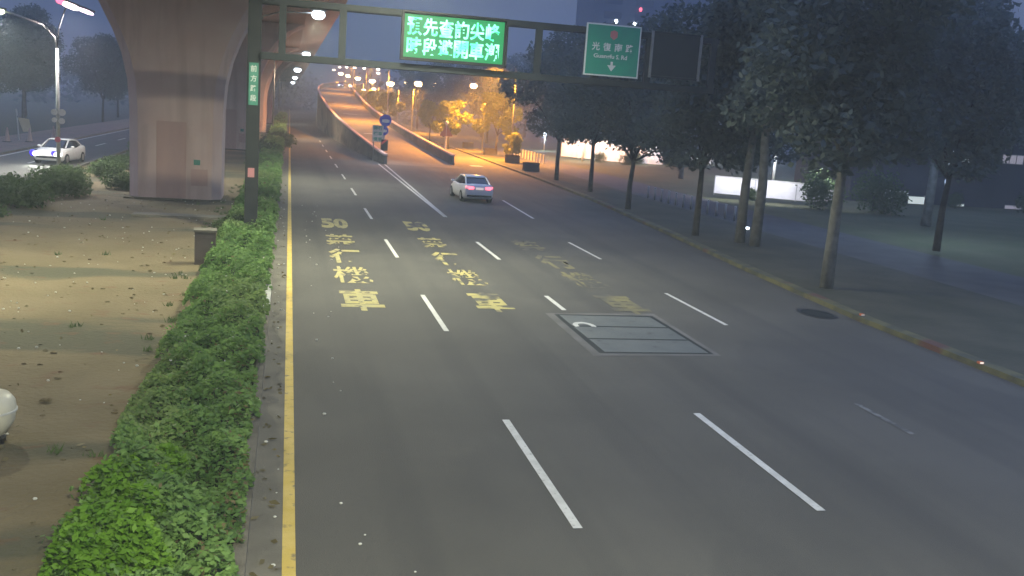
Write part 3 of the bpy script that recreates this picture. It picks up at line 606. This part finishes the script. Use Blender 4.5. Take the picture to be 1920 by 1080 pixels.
# bright bush at the near end
bb = MB(); hl2 = MB(); rng = random.Random(9)
base = MB(); base.ell((0, 0, .08), .62, 1.7, .36, 20, 10)
sb = thing('shrub', 'bright yellow-green bush swelling out of the near end of the hedge', 'shrub', (-1.62, 11.4, 0))
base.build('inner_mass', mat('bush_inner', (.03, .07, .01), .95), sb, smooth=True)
lobes = [(rng.uniform(-.38, .40), rng.uniform(-1.7, 1.7), rng.uniform(.22, .5), rng.uniform(.26, .66)) for _ in range(26)]
for _ in range(14000):
    lx, ly, lr, lh = rng.choice(lobes); a = rng.uniform(0, 6.283); r_ = math.sqrt(rng.random())
    z = lh*math.sqrt(max(.02, 1-r_*r_))*rng.uniform(.75, 1.1)+.10*math.sin(lx*9+ly*5)+.12
    if rng.random() < .12: leaf(hl2, Vector((lx+lr*1.3*r_*math.cos(a), ly+lr*1.3*r_*math.sin(a), max(.03, z*.9))), .09, rng, .8); continue
    leaf(bb, Vector((lx+lr*r_*math.cos(a), ly+lr*1.15*r_*math.sin(a), max(.03, z))), .085*rng.uniform(.6, 1.4), rng, .6)
bb.build('leaves', M['hedge_b'], sb); hl2.build('dark_leaves', M['hedge'], sb)
# shrubs between the earth and the left road
def make_shrub(seed, r_, h_, count, ls, label):
    rg = random.Random(seed); t = thing('shrub', label, 'shrub', (0, 0, 0)); b = MB()
    bl = [(rg.uniform(-.5, .5)*r_, rg.uniform(-.8, .8)*r_, h_*rg.uniform(.3, .6), r_*rg.uniform(.4, .65), r_*rg.uniform(.5, .7), h_*.45) for _ in range(6)]
    MB().tube([(0, 0, 0), (0, 0, h_*.5)], .04, 6).build('stem', M['bark'], t)
    leafcloud(b, bl, count, ls, rg, .4); b.build('foliage', M['shrub'], t); return t
sp = make_shrub(31, 1.2, 1.1, 2600, .16, 'x'); u_ = False
SH = [(-10.9, 43.5, 1.1, 'lit green shrub at the foot of the double-arm lamp, large left one'), (-11.1, 46, 1.15, 'shrub behind the large lit one by the left road'), (-10.7, 49, 1.05, 'shrub in the middle of the row by the left road'), (-11.3, 52, 1.1, 'shrub fourth in the row by the left road'), (-11.2, 56, .9, 'shrub left of the double-arm lamp foot'),
      (-10.6, 60, 1.0, 'shrub right of the double-arm lamp foot'), (-10.9, 66, .9, 'shrub beyond the lamp toward the pier'), (-9.9, 71, 1.0, 'dark shrub close to the left side of the nearest pier'), (-8.5, 53.5, .9, 'dark shrub against the left edge of the nearest pier'),
      (-12.0, 38.5, .7, 'small dark shrub at the left edge of the photo'), (-11.6, 40.5, .75, 'small shrub second from the left edge of the photo'), (-10.6, 79, 1.3, 'far shrub behind the nearest pier'), (-11, 90, 1.5, 'farthest shrub by the left road'),
      (-1.4, 70, 1.0, 'yellow-green shrub rising from the hedge behind the gantry post'), (-1.3, 86, 1.4, 'taller shrub in the hedge beyond the second pier'), (-1.4, 105, 1.6, 'tall far shrub in the hedge line'), (-1.0, 37.6, .55, 'little leafy plant at the foot of the gantry post'), (-1.9, 38.9, .6, 'little leafy plant left of the gantry post foot')]
for x, y, s, lab in SH:
    place(sp, u_, (x, y, 0), rnd.uniform(0, 6), lab, 'shrubs along the earth strip', s); u_ = True
# leafy bush before the second lit wall and others by the park building
bp_ = make_shrub(41, 2.2, 3.4, 2300, .26, 'x'); [None for c in kids(bp_)]
bu = False
for x, y, s, lab in ((36.6, 62.0, .85, 'loose leafy bush before the lit white wall at the right'), (39.5, 60, .95, 'dark bush right of the loose leafy one'), (46.5, 67.5, .35, 'dark bush before the lit windows, left one'), (51.5, 67.5, .4, 'dark bush before the lit windows, middle one'), (58, 66.5, .55, 'dark bush before the lit windows, right one'), (42.8, 102, .9, 'dark bush between the two parts of the white hoarding'), (38.8, 106, .45, 'low bush before the white hoarding'), (35.3, 108.3, .4, 'leafy bush hiding the middle of the white hoarding'), (37.2, 104.5, .5, 'second leafy bush before the right half of the white hoarding'), (32.6, 64.6, .3, 'low bush at the left end of the low white wall')):
    place(bp_, bu, (x, y, .3), rnd.uniform(0, 6), lab, 'bushes in the park', s); bu = True
# far wood closing the view
fwm = MB(); rng = random.Random(77)
for i in range(150):
    a = -1.0+i*.0133; d = rng.uniform(230, 330) if abs(a) > .06 or True else 0
    x, yv = math.sin(a+.12)*d*1.2, max(60, math.cos(a+.12)*d); 
    if -22 < x < 25 and yv < 480: yv = rng.uniform(440, 520)
    h_ = rng.uniform(9, 14) * (1.25 if yv > 400 else 1)
    for _ in range(170):
        leaf(fwm, Vector((x+rng.gauss(0, 5), yv+rng.gauss(0, 4), abs(rng.gauss(.45, .28))*h_)), rng.uniform(1.0, 2.2), rng)
tag(fwm.build('far_wood', M['leaf']), 'dark mass of far-off trees closing the view behind the road and ramp', 'trees', kind='stuff')

# ---------------------------------------------------------------- street furniture
cb = thing('utility_cabinet', 'grey-pink concrete utility cabinet on the bare earth beside the gantry post', 'cabinet', (-2.42, 31.1, 0), R(4))
MB().loft([[(-.31, -.28, z), (.31, -.28, z), (.31, .28, z), (-.31, .28, z)] for z in (-.02, 1.05)]).build('body', M['box'], cb)
MB().box(-.34, .34, -.31, .31, 1.053, 1.12).build('lid', M['gutter'], cb)
MB().box(-.22, .22, -.295, -.283, .2, .9).build('door', M['box'], cb)
wt = thing('plastic_drum', 'cream rounded plastic drum on a dark foot, cut by the left edge of the photo', 'drum', (-4.24, 14.95, 0))
MB().loft([[(r_*math.cos(t), r_*.9*math.sin(t), z) for t in [2*math.pi*k/24 for k in range(24)]] for z, r_ in ((.10, .20), (.16, .30), (.35, .42), (.52, .45), (.66, .43), (.75, .36), (.80, .2), (.81, .02))]).build('shell', M['plastic'], wt, smooth=True)
MB().tube([(0, 0, 0), (0, 0, .1)], .30, 16).build('foot', M['black'], wt)
MB().loft([[(r_*math.cos(t), r_*.9*math.sin(t), z) for t in [2*math.pi*k/24 for k in range(24)]] for z, r_ in ((.50, .45), (.505, .462), (.53, .462), (.535, .45))]).build('rim_band', M['white_metal'], wt)
sl = thing('concrete_slab', 'low pale concrete slab lying on the earth before the nearest pier', 'slab', (-4.1, 42.6, 0)); MB().box(-2.1, 1.7, -.45, .45, -.02, .12).build('top_slab', M['gutter'], sl); MB().box(-2.0, 1.6, -.52, -.452, -.02, .06).build('front_step', M['kerb'], sl)
pb = MB().box(-.1, .06, 0, 3.0, .0, .02); o = pb.build('white_strip', M['white_metal'], loc=(-.40, 24.3, .132)); tag(o, 'narrow white strip lying on the left kerb by the hedge', 'strip')
for (px, py), lab in (((1833, 692), 'small bright reflector on the right kerb, near one'), ((1612, 600), 'small dull reflector on the right kerb, far one')):
    g = G(px, py); t = thing('kerb_reflector', lab, 'reflector', (g.x+.05, g.y, .14)); MB().box(-.06, .06, -.05, .05, 0, .05).build('body', M['orange'], t); MB().box(-.05, .05, -.058, -.052, .005, .045).build('face', mat('reflector_face', (.8, .7, .6), .3, emis=(1, .8, .65), es=.9 if px > 1700 else .15), t)  # glint of the reflector painted as emission
# bollards along the pavement edge
bo = thing('bollard', 'x', 'bollard', (0, 0, 0)); MB().tube([(0, 0, 0), (0, 0, .78)], [.07, .06], 10).build('shaft', M['grey_metal'], bo, smooth=True); MB().ell((0, 0, .8), .075, .075, .06, 10, 6).build('cap', M['white_metal'], bo, smooth=True)
for i in range(12):
    y = 51.5+i*1.15; place(bo, i > 0, (25.1-.05*i, y, .05), 0, 'short grey bollard along the pavement edge, '+ORD[i]+' from the right end of the row', 'bollards along the pavement edge')
dkb = thing('parked_scooter_row', 'x', 'x', (0, 0, 0)); bpy.data.objects.remove(dkb)
# pale picket posts in the orange light
pf = thing('picket_post', 'x', 'post', (0, 0, 0)); MB().box(-.07, .07, -.07, .07, 0, .95).build('shaft', M['white_metal'], pf); MB().box(-.09, .09, -.09, .09, .953, 1.0).build('cap', M['white_metal'], pf)
for i in range(12):
    place(pf, i > 0, (26.9-.02*i, 118-i*1.5, .05), 0, 'pale short post on the orange-lit pavement, '+ORD[11-i]+' from the right end of the row', 'pale posts on the orange-lit pavement')
# planter blocks
pl = thing('planter_block', 'x', 'planter', (0, 0, 0)); MB().loft([[(-.72+d, -.4+d, z), (.72-d, -.4+d, z), (.72-d, .4-d, z), (-.72+d, .4-d, z)] for z, d in ((0, 0), (.62, .03), (.68, .0), (.8, .0))]).build('tub', M['planter'], pl); MB().box(-.6, .6, -.3, .3, .79, .82).build('soil', M['soil'], pl)
for i, (px, py, s, lab) in enumerate(((995, 323, 1, 'dark planter block nearest the camera on the orange-lit kerb'), (960, 307, 1, 'dark planter block around the foot of the sapling'), (918, 292, 1, 'dark planter block below the yellow-lit tree'), (877, 279, 1, 'farthest dark planter block, right of the sign post'))):
    g = G(px, py); place(pl, i > 0, (g.x, g.y, .10), 0, lab, 'planter blocks along the right kerb', s)
# signs at the ramp nose
bs = thing('keep_side_sign', 'two blue round signs one above the other on a white post at the ramp nose', 'road sign', (8.62, 91.6, 0))
MB().tube([(0, 0, 0), (0, 0, 3.9)], .09, 10).build('post', M['white_metal'], bs)
for (x, z, r_) in ((.05, 3.72, .56), (-.08, 2.80, .46)):
    d = MB().tube([(x, -.14, z), (x, -.10, z)], r_, 24).build('disc', M['blue_sign'], bs)
    MB().add([(x+a*r_, -.146, z+b*r_) for a, b in ((-.55, -.28), (.1, -.38), (.65, -.3), (.65, .12), (.1, .22), (-.55, .12))], [(0, 1, 2, 3, 4, 5)]).build('arrow', M['sign_white'], d)
lamp(bs, (0, -1.6, 5.1), 120, (1, .98, 1), .2, 120, (R(-35), 0, 0))
ws = thing('notice_board', 'white board with green text lines fixed by the ramp nose, left of the blue signs', 'sign', (7.98, 91.0, 0))
MB().tube([(-.35, 0, 0), (-.35, 0, 2.0)], .05, 8).build('post', M['grey_metal'], ws); MB().tube([(.35, 0, 0), (.35, 0, 2.0)], .05, 8).build('post', M['grey_metal'], ws)
MB().box(-.5, .5, -.09, -.05, 1.75, 3.25).build('board', M['white_metal'], ws)
tg = mat('green_print', (.03, .25, .15), .6)
for k, s in enumerate(('禁行', '機車', '慢車')):
    link_mesh('board_lettering', text_mesh(s, -.40, .40, 2.82-.5*k, 3.18-.5*k, .02), tg, ws, (0, -.096, 0), (R(90), 0, 0))
hb2 = thing('hazard_barrel', 'dark and red hazard board on the ramp nose beside the white notice board', 'hazard board', (8.6, 90.6, 0))
MB().tube([(0, .12, 0), (0, .12, 1.6)], .05, 8).build('post', M['grey_metal'], hb2); MB().box(-.30, .30, -.02, .02, 1.0, 2.0).build('board', M['black'], hb2)
MB().add([(a, -.026, b) for a, b in ((-.28, 1.75), (.02, 1.98), (.28, 1.98), (-.28, 1.5))], [(0, 1, 2, 3)]).build('stripe', mat('red_stripe', (.6, .06, .05), .5), hb2)
g = G(838, 300); yt = thing('warning_sign', 'back of a triangular sign on a post between the ramp wall and the service road', 'road sign', (16.2, 103, 0))
MB().tube([(0, 0, 0), (0, 0, 3.6)], .09, 8).build('post', M['white_metal'], yt); MB().add([(a, b_, z) for b_ in (-.08, -.05) for a, z in ((-.72, 2.3), (.72, 2.3), (0, 3.5))], [(2, 1, 0), (3, 4, 5), (0, 1, 4, 3), (1, 2, 5, 4), (2, 0, 3, 5)]).build('plate', mat('rusty_sign_back', (.33, .17, .13), .7), yt); MB().ell((0, -.05, 3.7), .2, .1, .2).build('top_disc', M['sign_white'], yt)
# white hoarding in the park, brightened by bare lights added in front
def hoard(name, pts, h_, lab, lp, pw):
    a = Vector(pts[0]); t = thing(name, lab, 'wall', a, group=None); d = Vector(pts[1])-a; L = d.length; t.rotation_euler = (0, 0, math.atan2(d.y, d.x)); n = max(1, int(L/2.4))
    for k in range(n): MB().box(k*L/n+.02, (k+1)*L/n-.02, -.03, .03, .12, h_).build('panel', M['wwall'], t)
    MB().box(0, L, -.06, .06, h_+.003, h_+.10).build('top_rail', M['white_metal'], t)
    for k in range(n+1): MB().box(k*L/n-.05, k*L/n+.05, .033, .13, 0, h_).build('post', M['grey_metal'], t)
    for fx in lp: lamp(t, (fx*L, -2.6, h_+1.6), pw, (.97, .95, 1), .3, 150, (R(50), 0, 0))
    return t
hoard('hoarding', ((32.6, 116, .3), (41.2, 104, .3)), 2.35, 'white hoarding in the park, lit from added lights, behind the dark street trees', (.1, .5, .9), 170)
hoard('hoarding', ((45.0, 108, .5), (48.6, 107, .5)), 1.5, 'short separate piece of pale greenish hoarding farther right', (.5,), 200)
hoard('garden_wall', ((31.0, 67.5, .3), (38.6, 63.0, .3)), 1.32, 'low white wall brightly lit behind the two straight pale trunks', (.1, .5, .9), 140)
# park building with lit windows
BY = 70.0
p0 = AY(1590, 380, BY); p1 = AY(1990, 380, BY)
pk = thing('park_building', 'dark low building behind the trees at the right with scattered lit windows', 'building', (p0.x, BY, 0)); W = p1.x-p0.x
MB().box(0, W, .0, 9, 0, 7.6).build('wall', M['dark'], pk); MB().box(-.4, W+.4, -.5, 9.4, 7.603, 7.9).build('roof', M['dark'], pk)
def win(px0, py0, px1, py1, m, div=0):
    a = AY(px0, py0, BY); b = AY(px1, py1, BY); x0_, x1_ = a.x-p0.x, b.x-p0.x; z1_, z0_ = a.z, b.z
    f = MB().box(x0_-.06, x1_+.06, -.06, -.003, z0_-.06, z1_+.06).build('window', M['grey_metal'], pk); MB().box(x0_, x1_, -.075, -.062, z0_, z1_).build('pane', M[m], f)
    for k in range(div): MB().box(x0_+(x1_-x0_)*(k+1)/(div+1)-.03, x0_+(x1_-x0_)*(k+1)/(div+1)+.03, -.09, -.077, z0_, z1_).build('mullion', M['darksteel'], f)
for a in ((1650, 352, 1672, 372, 'litwin', 0), (1678, 358, 1700, 376, 'litwin', 1), (1703, 368, 1730, 388, 'litwin', 0), (1733, 368, 1744, 390, 'litwin2', 0), (1681, 396, 1699, 421, 'litwin', 1), (1622, 388, 1629, 410, 'litwin', 0), (1632, 385, 1643, 402, 'litwin2', 0), (1643, 384, 1650, 408, 'litwin', 0),
          (1792, 382, 1805, 392, 'litwin', 0), (1884, 385, 1900, 408, 'litwin2', 0), (1903, 388, 1925, 404, 'litwin2', 0), (1786, 243, 1818, 262, 'litwin2', 1), (1802, 298, 1822, 312, 'litwin', 0), (1880, 290, 1916, 308, 'litwin2', 2), (1710, 418, 1770, 422, 'litwin2', 0)): win(*a)
# tall building far off
tb = thing('tower_block', 'tall dark apartment block far off behind the gantry signs, few lamps on top', 'building', (88, 236, 0))
MB().box(-16, 26, 0, 16, 0, 44).build('wall', M['dark'], tb)
for i in range(11):
    for j in range(5): MB().box(-13.5+j*8, -9+j*8, -.12, -.003, 5+i*3.5, 6.7+i*3.5).build('window', M['glass'], tb)
for px, py, c in ((1155, 40, 'led'), (1190, 45, 'led'), (1201, 18, 'tail')):
    p = AY(px, py, 235.6); MB().ell((p.x-88, -.5, p.z), .42, .3, .5).build('facade_lamp', M[c], tb)
# people / cones on the left pavement
for i, (x, y, lab) in enumerate(((-22.2, 86.7, 'leftmost pale traffic cone on the red pavement'), (-20.9, 88.3, 'second pale traffic cone on the red pavement'), (-20.3, 94, 'third pale traffic cone on the red pavement, beside the lamp pole'))):
    if i == 0:
        cn = thing('traffic_cone', lab, 'cone', (x, y, .1), group='cones on the left pavement'); MB().tube([(0, 0, .04), (0, 0, 1.15)], [.22, .05], 12).build('cone_body', mat('pale_cone', (.45, .32, .28), .6), cn); MB().box(-.3, .3, -.3, .3, 0, .04).build('foot', M['black'], cn)
    else: place(cn, True, (x, y, .1), 0, lab)
stn = thing('cloth_sign', 'cream cloth sign hung on a leaning stand beside the left pavement', 'sign', (-21.6, 89.6, .1)); MB().tube([(-.45, 0, 0), (-.6, 0, 2.6)], .06, 8).build('stand', M['white_metal'], stn); MB().add([(-.5, 0, 1.9), (.35, .05, 1.8), (.5, .08, .8), (-.1, 0, .7), (-.5, .04, 1.9), (.35, .09, 1.8), (.5, .12, .8), (-.1, .04, .7)], [(0, 3, 2, 1), (4, 5, 6, 7), (0, 1, 5, 4), (1, 2, 6, 5), (2, 3, 7, 6), (3, 0, 4, 7)]).build('cloth', mat('cream_cloth', (.5, .42, .28), .9), stn); MB().ell((-.5, 0, 1.95), .1, .1, .1).build('ring', M['grey_metal'], stn)

# ---------------------------------------------------------------- cars
def make_car(label, loc, rot, group=None, lights='rear', scale=1.0):
    c = thing('car', label, 'car', loc, rot, group); c.scale = (scale,)*3
    def ring(y, w_, zl, zt, crown=.03):
        return [(-w_*.86, y, zl), (w_*.86, y, zl), (w_*.98, y, zl+.12), (w_, y, (zl+zt)/2), (w_*.97, y, zt-.10), (w_*.86, y, zt), (w_*.4, y, zt+crown), (-w_*.4, y, zt+crown), (-w_*.86, y, zt), (-w_*.97, y, zt-.10), (-w_, y, (zl+zt)/2), (-w_*.98, y, zl+.12)]
    body = MB().loft([ring(-2.32, .72, .42, .82), ring(-2.26, .80, .30, .98), ring(-2.12, .86, .24, 1.04), ring(-1.75, .90, .20, 1.05), ring(-1.2, .91, .18, 1.02), ring(-.2, .91, .18, .98), ring(.7, .91, .18, .98), ring(1.15, .90, .19, .96), ring(1.6, .88, .2, .88, .05), ring(2.05, .84, .22, .76, .05), ring(2.25, .76, .28, .66), ring(2.33, .66, .36, .58)])
    body.build('body', M['carwhite'], c, smooth=True)
    def cab(y, wb, zb, wt_, zt): return [(-wb, y, zb), (wb, y, zb), (wt_, y, zt-.05), (wt_*.8, y, zt), (-wt_*.8, y, zt), (-wt_, y, zt-.05)]
    gl = MB().loft([cab(-1.86, .70, .99, .66, 1.06), cab(-1.10, .80, .97, .60, 1.40), cab(-.5, .82, .96, .62, 1.45), cab(.25, .82, .96, .60, 1.44), cab(1.22, .74, .95, .66, 1.0)]).build('glasshouse', M['glass'], c)
    MB().loft([[(-.56, y, z), (.56, y, z), (.50, y, z+.04), (-.50, y, z+.04)] for y, z in ((-1.18, 1.385), (-.9, 1.44), (-.2, 1.455), (.30, 1.43))]).build('roof', M['carwhite'], c, smooth=True)
    for s in (-1, 1):
        MB().tube([(s*.71, -1.80, 1.03), (s*.61, -1.14, 1.385), (s*.605, -.2, 1.44), (s*.60, .28, 1.42), (s*.74, 1.2, 1.0)], .045, 6).build('pillar', M['carwhite'], c)
        mr = MB(); mr.ell((s*1.0, .72, 1.04), .12, .08, .08, 10, 6); mr.build('mirror', M['carwhite'], c, smooth=True)
        for yy in (-1.42, 1.42):
            wh = MB().tube([(s*.70, yy, .33), (s*.925, yy, .33)], .33, 20).build('wheel', M['tyre'], c); MB().tube([(s*.926, yy, .33), (s*.935, yy, .33)], .21, 14).build('rim', M['rim'], wh)
        if lights == 'rear':
            MB().loft([[(s*.34, -2.335, .80), (s*.34, -2.335, .93), (s*.36, -2.20, .95), (s*.36, -2.2, .8)], [(s*.62, -2.335, .78), (s*.62, -2.335, .95), (s*.64, -2.2, .96), (s*.64, -2.2, .78)], [(s*.80, -2.24, .80), (s*.80, -2.24, .95), (s*.82, -2.05, .96), (s*.82, -2.05, .8)]]).build('tail_light', M['tail'], c)
        else:
            hl_ = MB().ell((s*.62, 2.27, .64), .25, .12, .14, 10, 6).build('headlight', M['head'], c); MB().ell((s*.62+.20, 2.26, .66), .20, .09, .21, 10, 6).build('glare_fringe', M['glare_blue'], hl_)
            lo = lamp(c, (s*.6, 2.45, .65), 380, (.95, 1, .85), .1, 75, (R(80), 0, 0), 'SPOT')
        MB().box(s*.55-.09 if s > 0 else -.64, s*.55+.09 if s > 0 else -.46, -2.36, -2.30, .33, .38).build('exhaust', M['rim'], c)
    MB().box(-.22, .22, -2.352, -2.32, .78, .90).build('number_plate', M['numplate'], c)
    MB().box(-.72, .72, -2.345, -2.25, .36, .46).build('bumper_trim', M['black'], c)
    MB().box(-.6, .6, 2.30, 2.36, .40, .52).build('grille', M['black'], c)
    return c
g = G(887, 374)
make_car('white sedan with glowing red tail lights driving toward the foot of the ramp', (g.x-.15, g.y+.1, 0), R(2), scale=1.0)
g = G(80, 308)
make_car('white car with bright headlights coming along the left road', (g.x+.55, g.y+2.3, 0), R(180-7), lights='front', scale=1.04)
# far vehicles on the left road shown only by their lamps
for px, py, Y, lab, lt in ((203, 226, 150, 'far car with two white headlights on the left road, left one', 'front'), (232, 224, 165, 'far car with an orange glow close to the pier edge on the left road', 'front')):
    p = AY(px, py, Y); make_car(lab, (max(-19.5, p.x), Y, 0), R(180), 'far cars on the left road', lt, 1.0)
p = AY(628, 160, 290); make_car('far car coming down the bend of the ramp with headlights on', (14.2, 290, 8.75), R(180), None, 'front', 1.0)

# ---------------------------------------------------------------- air
hzb = MB().box(-330, 330, -12, 560, -1.1, 48).build('haze', None or bpy.data.materials.new('haze_air'))
hm = hzb.data.materials[0]; hm.use_nodes = True; hm.node_tree.nodes.clear()
ho = hm.node_tree.nodes.new('ShaderNodeOutputMaterial'); pv = hm.node_tree.nodes.new('ShaderNodeVolumePrincipled')
pv.inputs['Color'].default_value = (.66, .74, .86, 1); pv.inputs['Density'].default_value = .0022; pv.inputs['Anisotropy'].default_value = .2
hm.node_tree.links.new(pv.outputs[0], ho.inputs['Volume'])
tag(hzb, 'thin night haze over the whole scene', 'haze', kind='stuff')
